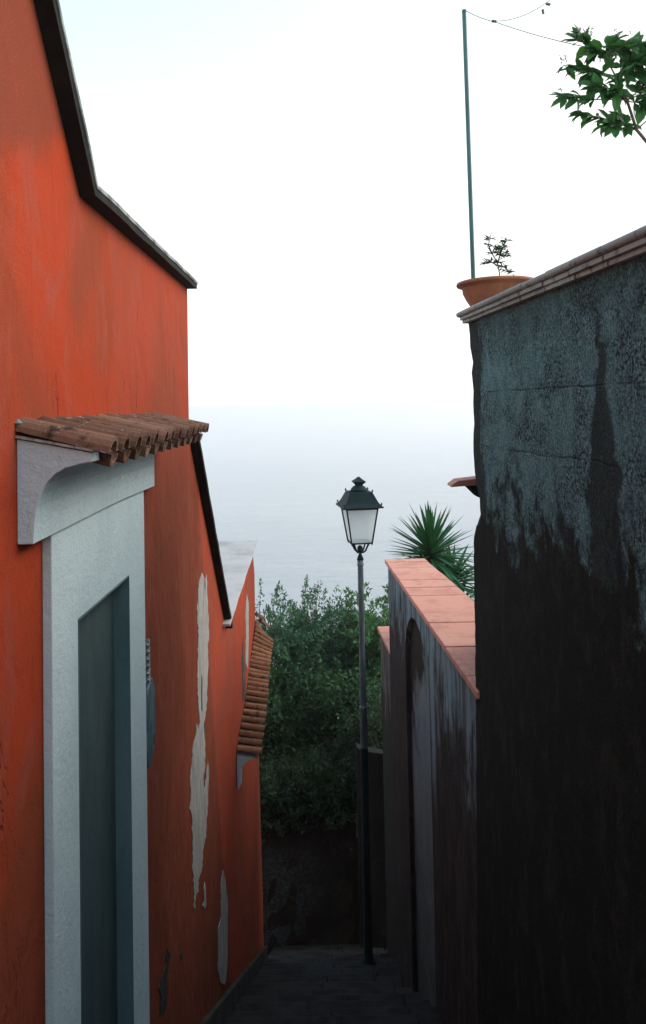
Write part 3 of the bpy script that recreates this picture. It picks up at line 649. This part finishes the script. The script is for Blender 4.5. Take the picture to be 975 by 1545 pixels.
# ------------------------------------------------------------------ right: garden wall with blind arch and salmon coping
G = empty('garden_wall', (.8, 5.3, -4)); tag(G, 'lower rain streaked wall with arched niche and sloping-looking salmon brick coping, behind the tall wall', 'wall')
G['label'] = 'rain streaked grey wall with arched niche under wide salmon brick coping'
def gx(y): return .555 + (.733-.555)*(6.83-y)/3.0
A, B = 5.03, 5.97; yc = (A+B)/2; rad = (B-A)/2
arch = [(A, -6.4)] + [(yc-rad*math.cos(t), -1.98+.41*math.sin(t)) for t in [math.pi*k/16 for k in range(17)]] + [(B, -6.4)]
bm = bmesh.new()
prism_x(bm, [(3.72, -8), (3.72, -1.447), (6.85, -1.447), (6.85, -8)], 0, .10, arch[::-1])
prism_x(bm, [(3.72, -8), (3.72, -1.447), (6.85, -1.447), (6.85, -8)], .1005, .32)
for v in bm.verts: v.co.x += gx(v.co.y)
obj('wall', bm, NICHEW, G)
bm = bmesh.new(); prism_x(bm, [(A+.001, -6.39)] + [(yc-(rad-.001)*math.cos(t), -1.98+.409*math.sin(t)) for t in [math.pi*k/16 for k in range(17)]] + [(B-.001, -6.39)], .036, .099)
for v in bm.verts: v.co.x += gx(v.co.y)
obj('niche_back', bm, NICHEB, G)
bm = bmesh.new(); y = 3.70
while y < 6.88:
    w_ = .235 + random.uniform(-.01, .01); y1 = min(y+w_, 6.895)
    if 6.895-y1 < .06: y1 = 6.895
    dz = random.uniform(-.003, .003)
    def rx(q): return .895 + .102*(6.88-q)
    # two bricks wide
    mid = random.uniform(.45, .55)
    for (s0, s1) in ((0, 1),):
        a0 = gx(y)-.022; a1 = gx(y1)-.022
        X0 = lambda q, base, s: base + (rx(q)-base)*s
        hull_box(bm, [(X0(y, a0, s0), y+.002, -1.4455), (X0(y, a0, s1), y+.002, -1.4455), (X0(y1, a1, s1), y1-.002, -1.4455), (X0(y1, a1, s0), y1-.002, -1.4455),
                      (X0(y, a0, s0), y+.002, -1.41+dz), (X0(y, a0, s1), y+.002, -1.41+dz), (X0(y1, a1, s1), y1-.002, -1.41+dz), (X0(y1, a1, s0), y1-.002, -1.41+dz)])
    y = y1
obj('coping', bm, COPING, G, bevel=.005)

G2 = empty('garden_wall', (.8, 7.7, -5)); tag(G2, 'farther and lower brown blotched wall, only its salmon coping corner showing beside the lamp post', 'wall')
def g2x(y): return .60 + .075*(8.3-y)
bm = bmesh.new(); prism_x(bm, [(6.851, -8), (6.851, -2.53), (8.5, -2.53), (8.5, -8)], 0, .3)
for v in bm.verts: v.co.x += g2x(v.co.y)
obj('wall', bm, WALL2, G2)
bm = bmesh.new(); y = 6.86
while y < 8.5:
    y1 = y+.237
    hull_box(bm, [(g2x(y)-.03, y+.002, -2.528), (1.02, y+.002, -2.528), (1.02, y1-.002, -2.528), (g2x(y1)-.03, y1-.002, -2.528),
                  (g2x(y)-.03, y+.002, -2.49), (1.02, y+.002, -2.49), (1.02, y1-.002, -2.49), (g2x(y1)-.03, y1-.002, -2.49)])
    y = y1
obj('coping', bm, COPING, G2, bevel=.005)

# end walls of the alley
def rough_wall(name, x0, x1, y0, y1, z0, topf, mat):
    bm = bmesh.new(); rings = []
    n = max(4, int((x1-x0)/.08))
    for k in range(n+1):
        x = x0+(x1-x0)*k/n; zt = topf(x); j = .02*noise.noise(Vector((x*5, 2, 3)))
        nz = 10
        front = [(x, y0+j+.025*noise.noise(Vector((x*6, z0+(zt-z0)*q/nz*6, 1))), z0+(zt-z0)*q/nz) for q in range(nz+1)]
        rings.append(front+[(x, y1, zt), (x, y1, z0)])
    loft(bm, rings); return obj(name, bm, mat, smooth=False)
tag(rough_wall('end_wall', -4.0, .30, 9.45, 9.75, -6.8, lambda x: -5.12+.12*noise.noise(Vector((x*2.2, 0, 0)))-.10*min(0, x+.3)*-1, ROUGHCAST),
    'low rough-cast stone wall closing the foot of the steps under the bushes', 'wall')
tag(rough_wall('stone_pier', .31, 1.6, 9.0, 9.13, -6.8, lambda x: -4.05+.08*noise.noise(Vector((x*3, 5, 0)))-.25*(x-.3), PIER),
    'dark stone pier behind the lamp post, rising above the low end wall', 'wall')

# ------------------------------------------------------------------ street lamp
LXc, LYc = .342, 7.7
ANG = R(9)
L = empty('street_lamp', (LXc, LYc, ground_z(7.7))); tag(L, 'tall slim lamp post with four-sided dark teal lantern and frosted panes', 'street lamp')
def zpx(y): return -.736-.006745*(y-719.5)
base = ground_z(7.7)
bm = bmesh.new()
lathe(bm, [(.060, base), (.060, base+.04), (.046, base+.07), (.042, base+.4), (.040, base+.44), (.0385, base+.48), (.0385, -3.46)], LXc, LYc, 20)
obj('shaded_pole_foot', bm, IRON, L, smooth=True).modifiers.new('es', 'EDGE_SPLIT')  # lower length of the pole, alley shade put into its dark colour
bm = bmesh.new()
lathe(bm, [(.0365, -3.461), (.0365, -3.10), (.041, -3.09), (.041, -3.055), (.032, -3.04), (.029, -1.66), (.027, zpx(853))], LXc, LYc, 20)
obj('pole', bm, POLEM, L, smooth=True).modifiers.new('es', 'EDGE_SPLIT')
bm = bmesh.new(); lathe(bm, [(.028, zpx(853)), (.036, zpx(852)), (.036, zpx(850)), (.031, zpx(849)), (.031, zpx(845)), (.033, zpx(844.5))], LXc, LYc, 20); obj('band', bm, BAND, L)
bm = bmesh.new(); lathe(bm, [(.033, zpx(844.4)), (.035, zpx(843)), (.022, zpx(838)), (.014, zpx(835)), (.014, zpx(832.5)), (.026, zpx(831)), (.030, zpx(828)), (.026, zpx(824)), (.014, zpx(822.5)), (.004, zpx(822))], LXc, LYc, 16)
obj('collar', bm, IRON, L, smooth=True)
def rot(dx, dy): return (LXc+dx*math.cos(ANG)-dy*math.sin(ANG), LYc+dx*math.sin(ANG)+dy*math.cos(ANG))
def sq(h, z):
    return [(*rot(sx*h, sy*h), z) for sx, sy in ((-1, -1), (1, -1), (1, 1), (-1, 1))]
bm = bmesh.new()
for sx, sy in ((-1, -1), (1, -1), (1, 1), (-1, 1)):
    pts = []
    for (h, yy) in [(.012, 833), (.030, 832), (.048, 829), (.060, 824), (.074, 819)]:
        pts.append((*rot(sx*h*1.0, sy*h*1.0), zpx(yy)))
    tube(bm, pts, .0095, 6)
obj('bracket', bm, IRON, L)
zt, zb = zpx(765), zpx(817); ht, hb = .158, .105
bm = bmesh.new()
for sx, sy in ((-1, -1), (1, -1), (1, 1), (-1, 1)):
    tube(bm, [(*rot(sx*ht, sy*ht), zt), (*rot(sx*hb, sy*hb), zb), (*rot(sx*hb*.97, sy*hb*.97), zb-.022)], [.0085, .0085, .004], 5)
for a, b in zip(sq(hb, zb), sq(hb, zb)[1:]+sq(hb, zb)[:1]): tube(bm, [a, b], .009, 5)
for a, b in zip(sq(ht, zt), sq(ht, zt)[1:]+sq(ht, zt)[:1]): tube(bm, [a, b], .009, 5)
for sx in (-1, 1): tube(bm, [(*rot(sx*hb, 0), zb), (*rot(-sx*hb, 0), zb)], .006, 5)
obj('lantern_frame', bm, IRON, L)
for i in range(4):
    bm = bmesh.new(); a = sq(ht-.006, zt-.004); b = sq(hb-.006, zb+.006)
    q = [Vector(a[i]), Vector(a[(i+1) % 4]), Vector(b[(i+1) % 4]), Vector(b[i])]
    nrm = (q[1]-q[0]).cross(q[3]-q[0]).normalized()*.004
    hull_box(bm, [q[0], q[1], q[2], q[3], q[0]+nrm, q[1]+nrm, q[2]+nrm, q[3]+nrm]); obj('glass_pane', bm, GLASS, L)
bm = bmesh.new()
loft(bm, [sq(h, zpx(y)) for h, y in [(.150, 764.5), (.205, 763.8), (.212, 762.5), (.175, 757.5), (.160, 754), (.118, 741.5), (.112, 740.5), (.098, 741)]])
obj('lantern_roof', bm, IRON, L, bevel=.003)
bm = bmesh.new()
lathe(bm, [(.092, zpx(741)), (.080, zpx(736.5)), (.062, zpx(733.5)), (.042, zpx(732)), (.040, zpx(731.5))], LXc, LYc, 20)
obj('dome', bm, IRON, L, smooth=True)
bm = bmesh.new()
loft(bm, [sq(h, zpx(y)) for h, y in [(.034, 731.6), (.036, 730.5), (.064, 726.3), (.062, 725.5), (.030, 722), (.008, 718.8)]])
obj('finial', bm, IRON, L, bevel=.002)
for sx, sy in ((-1, -1), (1, -1), (1, 1), (-1, 1)):
    for (h, y, s) in [(.116, 741, .022), (.190, 759, .018)]:
        x_, y_ = rot(sx*h, sy*h); bm = bmesh.new()
        lathe(bm, [(.007, zpx(y)), (.010, zpx(y)+s*.5), (.002, zpx(y)+s*1.3)], x_, y_, 6); obj('corner_spike', bm, IRON, L)

# ------------------------------------------------------------------ bowl planter, green pole and cable
PX, PY, PZ = .963, 4.10, .462
P = empty('planter_bowl', (PX, PY, PZ)); tag(P, 'wide terracotta bowl planter with a wispy seedling, on the tall wall by its corner', 'planter')
bm = bmesh.new(); seg = 64
def flute(k, r, z): return 1 + (.03*math.cos(k*2*math.pi/seg*22) if .12 < r < .2 and z < .62 else 0)
prof = [(.06, .462), (.085, .4625), (.10, .47), (.118, .50), (.142, .535), (.164, .570), (.180, .605), (.188, .640), (.190, .643), (.216, .643), (.219, .650), (.216, .660), (.208, .663), (.196, .660), (.190, .645), (.188, .63)]
rings = [[(PX+r*flute(k, r, z)*math.cos(2*math.pi*k/seg), PY+r*flute(k, r, z)*math.sin(2*math.pi*k/seg), z+.0) for k in range(seg)] for r, z in prof]
loft(bm, rings); obj('bowl', bm, POTM, P, smooth=True)
bm = bmesh.new(); lathe(bm, [(.187, .632), (.186, .645), (.12, .652), (.03, .655)], PX, PY, 24)
obj('soil', bm, SOIL, P)
bm = bmesh.new(); bl = bmesh.new(); bf = bmesh.new()
s0 = Vector((.972, 4.08, .652))
stems = [[(0, 0, 0), (.004, 0, .05), (-.006, 0, .11), (-.034, .0, .165), (-.052, 0, .21), (-.046, 0, .245)],
         [(-.006, 0, .11), (.012, .01, .16), (.030, .01, .20), (.048, .01, .235)], [(-.006, 0, .10), (-.04, -.01, .115), (-.062, -.01, .11)],
         [(.002, 0, .07), (.024, 0, .095), (.045, 0, .075), (.062, 0, .055)], [(-.034, 0, .165), (-.010, -.02, .17), (.005, -.02, .185)], [(.012, .01, .155), (.035, .02, .15), (.05, .02, .165)]]
for st in stems:
    pts = [s0+Vector(q) for q in st]; tube(bm, pts, [.0034]*(len(pts)-1)+[.002], 5)
    for q in pts[2:] if len(pts) > 5 else pts[1:]:
        for _ in range(12):
            d = rv(); d.z = abs(d.z)*.6-.12; d.y *= .6
            leaf(bl, q+rv(.006), d, Vector((0, 0, 1))+rv(.7), random.uniform(.028, .052), random.uniform(.009, .014))
for k in range(26):
    q = Vector((PX+random.uniform(-.06, .10), PY-random.uniform(0, .1), .652)); d = rv(); d.z = abs(d.z)+.2
    leaf(bl, q, d, rv(), random.uniform(.012, .024), .008)
pts = [s0+Vector((-.046, 0, .245))]
for _ in range(16):
    d = rv(); small_leaf(bf, pts[0]+rv(.012), d, rv(), .010, .006)
pln = obj('leaves', bl, LF_DEEP, P); obj('stem', bm, TWIG, pln); obj('bud', bf, PINK, pln)

bm = bmesh.new(); lathe(bm, [(.0125, .402), (.0125, 2.210), (.0135, 2.211), (.0135, 2.224), (.010, 2.226)], .852, 4.17, 16)
for v in bm.verts: v.co.x += (v.co.z-.402)*-.008
tag(obj('metal_pole', bm, GREENP, smooth=False), 'thin sea-green metal pole standing up behind the bowl planter', 'pole')
W = empty('overhead_wire', (.84, 4.16, 2.2)); tag(W, 'thin sagging wire with small clips, tied to the top of the green pole', 'wire')
def sag(a, b, s, n=14):
    a, b = Vector(a), Vector(b); return [a+(b-a)*k/n - Vector((0, 0, s*4*(k/n)*(1-k/n))) for k in range(n+1)]
bm = bmesh.new()
c0 = (.843, 4.155, 2.214); c1 = (.992, 4.10, 2.118)
tube(bm, sag(c0, c1, .008), .0020, 5); tube(bm, sag(c1, (1.36, 3.75, 1.80), .010), .0020, 5)
tube(bm, sag((.980, 4.10, 2.122), (1.40, 4.10, 2.320), .055, 24), .0018, 5)
obj('cable', bm, WIREM, W)
for (x, z, a) in [(.988, 2.121, 6), (1.262, 2.170, 80), (1.292, 2.212, 10)]:
    bm = bmesh.new(); box(bm, -.013, .013, -.006, .006, -.006, .006); bmesh.ops.rotate(bm, verts=bm.verts, cent=(0, 0, 0), matrix=Matrix.Rotation(R(a), 3, 'Y'))
    bmesh.ops.translate(bm, verts=bm.verts, vec=(x, 4.10, z)); obj('clip', bm, POLEM, W, bevel=.002)

# ------------------------------------------------------------------ flowering shrub at the upper right
F = empty('flowering_shrub', (2.1, 3.5, .42)); tag(F, 'big-leaved green shrub with mauve flowers leaning in at the upper right edge', 'shrub')
bs = bmesh.new(); bl = bmesh.new(); bp = bmesh.new()
root = Vector((2.15, 3.5, .42))
main = [root, Vector((1.95, 3.48, .72)), Vector((1.72, 3.44, .98)), Vector((1.56, 3.42, 1.13)), Vector((1.46, 3.40, 1.24)), Vector((1.42, 3.40, 1.38)), Vector((1.38, 3.42, 1.50)), Vector((1.33, 3.42, 1.60))]
tube(bs, main, [.022, .018, .012, .008, .007, .006, .004, .002], 8)
ends = [(1.21, 3.40, 1.66), (1.14, 3.42, 1.555), (1.13, 3.40, 1.40), (1.20, 3.42, 1.33), (1.31, 3.38, 1.27), (1.26, 3.40, 1.52), (1.43, 3.38, 1.62), (1.39, 3.45, 1.68),
        (1.52, 3.42, 1.66), (1.55, 3.38, 1.55), (1.58, 3.45, 1.46), (1.62, 3.40, 1.68), (1.24, 3.36, 1.44), (1.34, 3.34, 1.40), (1.46, 3.36, 1.50), (1.62, 3.40, 1.34), (1.70, 3.44, 1.55), (1.75, 3.4, 1.30), (1.78, 3.4, 1.66), (1.38, 3.45, 1.30), (1.50, 3.4, 1.36), (1.36, 3.36, 1.46), (1.44, 3.40, 1.56), (1.50, 3.36, 1.44), (1.56, 3.42, 1.62), (1.28, 3.40, 1.60), (1.60, 3.40, 1.22), (1.50, 3.46, 1.60)]
for e in ends:
    e = Vector(e); s = min(main[3:], key=lambda q: (q-e).length + (.5 if q.z > e.z+.02 else 0)); md = (s+e)/2+rv(.015)
    pts = [s, s.lerp(md, .5)+rv(.006), md, md.lerp(e, .55)+rv(.008), e]; tube(bs, pts, [.0035, .003, .0025, .002, .0012], 5)
    ax = (e-md).normalized()
    for k in range(27):
        t = random.uniform(.15, 1.02); q = md.lerp(e, t) if t > .5 else s.lerp(md, t*2)
        q = md + (e-md)*max(0, (t-.3)/.7)
        d = (ax*random.uniform(.2, 1.1)+rv(.95)); d.z -= .10
        big = random.random()
        Ln = random.uniform(.055, .10) if big > .25 else random.uniform(.03, .045)
        leaf(bl, q, d, Vector((0, -.5, 1))+rv(.8), Ln, Ln*random.uniform(.42, .58), .12, random.uniform(.05, .35))
def flower(c, n, r):
    c = Vector(c); bp = bmesh.new()
    for _ in range(n):
        q = c+rv(r); q.z = max(q.z, c.z-r*.4); small_leaf(bp, q, rv(), rv(), .013, .009)
    obj('flower', bp, PETAL, F)
flower((1.205, 3.38, 1.675), 46, .032); flower((1.24, 3.37, 1.685), 30, .025); flower((1.135, 3.40, 1.575), 18, .02); flower((1.39, 3.42, 1.70), 22, .02); flower((1.118, 3.4, 1.43), 6, .012); flower((1.45, 3.42, 1.70), 7, .012)
obj('foliage', bl, LF_BROAD, F); obj('branch', bs, TWIG, F)

# ------------------------------------------------------------------ yucca behind the garden wall
Y = empty('yucca', (1.62, 8.2, -3.6)); tag(Y, 'spiky green yucca rising behind the salmon coping', 'yucca')
bt = bmesh.new(); tr = [Vector(q) for q in ((1.70, 8.25, -4.6), (1.62, 8.22, -3.4), (1.50, 8.15, -2.5), (1.33, 8.08, -2.0), (1.17, 8.02, -1.72), (1.11, 8.0, -1.58))]
tube(bt, tr, [.12, .10, .075, .055, .045, .03], 10); obj('trunk', bt, BARK, Y)
by = bmesh.new()
def blade(p, d, L_, W_, bend):
    d = d.normalized(); s = d.cross(Vector((0, 0, 1)))
    if s.length < .1: s = Vector((1, 0, 0))
    s.normalize(); n = s.cross(d); rings = []
    prev = None
    for t, wf in ((0, .55), (.15, .85), (.4, 1), (.65, .8), (.85, .42), (1, .02)):
        q = p+d*L_*t - Vector((0, 0, 1))*bend*L_*t*t
        row = [by.verts.new(q+s*W_*wf*.5+n*W_*wf*.22), by.verts.new(q), by.verts.new(q-s*W_*wf*.5+n*W_*wf*.22)]
        if prev:
            by.faces.new((prev[0], prev[1], row[1], row[0])); by.faces.new((prev[1], prev[2], row[2], row[1]))
        prev = row
def crown(c, axis, n, L_, low, hi):
    axis = Vector(axis).normalized()
    for k in range(n):
        el = R(low+(hi-low)*((k+.5)/n)**1.1 + random.uniform(-6, 6)); az = k*2.39996+random.uniform(-.15, .15)
        u = axis.orthogonal().normalized(); v = axis.cross(u)
        d = (u*math.cos(az)+v*math.sin(az))*math.cos(el)+axis*math.sin(el)
        blade(c - axis*.10*(1-(k/n)) , d, L_*random.uniform(.8, 1.05), .050, .03 + (.10 if el < R(10) else 0)*random.random())
crown(Vector((1.105, 8.0, -1.55)), (-.08, -.1, 1), 112, .56, -24, 84)
crown(Vector((1.33, 8.07, -1.90)), (.35, -.2, .8), 110, .50, -48, 55)
crown(Vector((1.21, 8.03, -1.72)), (.3, -.2, .8), 80, .52, -42, 20)
crown(Vector((1.42, 8.1, -2.15)), (.5, -.3, .6), 60, .42, -50, 40)
obj('leaves', by, LF_YUCCA, Y)
bm = bmesh.new(); tube(bm, [(1.105, 8.0, -1.5), (1.10, 7.98, -1.25), (1.095, 7.97, -1.08)], [.008, .006, .003], 6)
obj('flower_spike', bm, PINK, Y)

# ------------------------------------------------------------------ bushes over the end wall
def shrub(name, label, cx, cy, z0, h, rx, ry, leafmat, n_cl, lpc, leafL, leafW, seed, wisps=0, cat='shrub'):
    random.seed(seed)
    E_ = empty(name, (cx, cy, z0)); tag(E_, label, cat, 'bushes above the end wall')
    bs = bmesh.new(); bl = bmesh.new()
    tops = []
    for k in range(9):
        a = random.uniform(0, 6.28); e = Vector((cx+math.cos(a)*rx*.55, cy+math.sin(a)*ry*.55, z0+h*random.uniform(.55, .85)))
        b0 = Vector((cx+random.uniform(-.1, .1), cy+random.uniform(-.1, .1), z0-.15)); m_ = b0.lerp(e, .5)+Vector((0, 0, .1))+rv(.12)
        tube(bs, [b0, m_, e], [.035, .02, .008], 6); tops.append(m_)
    for k in range(n_cl):
        # shell-biased cluster centres with a lumpy radius
        d = rv().normalized(); d.z = d.z*.5+.5*random.uniform(-.6, 1)
        lump = .78+.42*noise.noise(d*2.2+Vector((seed, 0, 0)))
        rr = random.uniform(.55, 1.0)**.6*lump
        c = Vector((cx+d.x*rx*rr, cy+d.y*ry*rr, z0+h*.5+d.z*h*.5*rr))
        if c.z < z0: c.z = z0+random.uniform(0, .2)
        ax = (d+Vector((0, 0, .7))+rv(.5)).normalized(); Lc = random.uniform(.12, .30)
        for q in range(lpc):
            t = random.random(); p = c+ax*Lc*t+rv(.05+.03*(1-t))
            small_leaf(bl, p, ax*.5+rv(), Vector((0, 0, 1))+rv(.9), leafL*random.uniform(.6, 1.25), leafW*random.uniform(.7, 1.2))
    for k in range(wisps):
        x = cx+random.uniform(-.7, .7)*rx; base_ = Vector((x, cy+random.uniform(-.5, .3)*ry, z0+h*.88)); Lw = random.uniform(.2, .42)
        tip = base_+Vector((random.uniform(-.1, .1), 0, Lw)); tube(bs, [base_-Vector((0, 0, .3)), base_, tip], [.006, .004, .002], 4)
        for q in range(34):
            t = random.random(); small_leaf(bl, base_.lerp(tip, t)+rv(.02+.05*(1-t)), Vector((0, 0, .5))+rv(), rv(), leafL*.8, leafW*.8)
    obj('foliage', bl, leafmat, E_, recalc=False); obj('branches', bs, BARK, E_)
shrub('bush', 'tall wispy blue-green bush just right of the tiled canopy', -.70, 11.6, -5.5, 2.75, .75, .8, LF_OLIVE, 620, 26, .074, .030, 21, 3)
shrub('bush', 'feathery grey-green bush in the middle, tallest sprigs left of the lamp post', -.12, 12.0, -5.4, 2.60, .62, .8, LF_OLIVE, 560, 26, .072, .027, 22, 5)
shrub('bush', 'bright green broad-leaved bush right of the lamp post', .62, 11.9, -5.3, 2.40, .62, .75, LF_FRESH, 380, 20, .11, .055, 23, 2)
shrub('bush', 'dark green bush low behind the lamp post', .15, 10.8, -5.4, 1.75, .75, .6, LF_DEEP, 480, 24, .080, .040, 24, 0)
shrub('bush', 'deep green bush low against the corner of the coral house', -.85, 10.7, -5.5, 1.85, .65, .6, LF_DEEP, 480, 24, .080, .040, 25, 0)
shrub('bush', 'mid green bush behind, filling the gap beside the salmon coping corner', 1.25, 12.8, -5.6, 2.5, .9, .8, LF_FRESH, 420, 20, .09, .042, 26, 1)
shrub('bush', 'grey-green bush behind the left bushes, partly hidden by the house', -1.75, 12.6, -5.6, 2.5, .9, .8, LF_OLIVE, 420, 22, .07, .03, 27, 1)

shrub('bush', 'very dark leafy bush spilling over the low end wall on the left', -.66, 9.78, -5.6, 1.1, .55, .45, LF_SHADE, 420, 26, .055, .030, 28, 0)
shrub('bush', 'very dark leafy bush spilling over the low end wall beside the stone pier', .02, 9.78, -5.6, 1.2, .50, .45, LF_SHADE, 420, 26, .055, .030, 29, 0)
shrub('bush', 'dark bush above the stone pier, just behind the lamp post and the wall corner', .70, 9.85, -5.4, 1.75, .55, .60, LF_SHADE, 420, 26, .055, .030, 30, 0)

# ------------------------------------------------------------------ the sea haze
hm = bpy.data.materials.new('haze'); hm.use_nodes = True; ht_ = hm.node_tree; ht_.nodes.clear()
ho = ht_.nodes.new('ShaderNodeOutputMaterial'); hv = ht_.nodes.new('ShaderNodeVolumePrincipled')
hv.inputs['Color'].default_value = (1, 1, 1, 1); hv.inputs['Density'].default_value = 1.35e-3; hv.inputs['Anisotropy'].default_value = 0.45
ht_.links.new(hv.outputs[0], ho.inputs['Volume'])
bm = bmesh.new(); box(bm, -9500, 9500, -200, 11500, SEA_Z-1, 4.0)
tag(obj('haze', bm, hm), 'pale even sea haze veiling the far water', 'haze', kind='stuff')
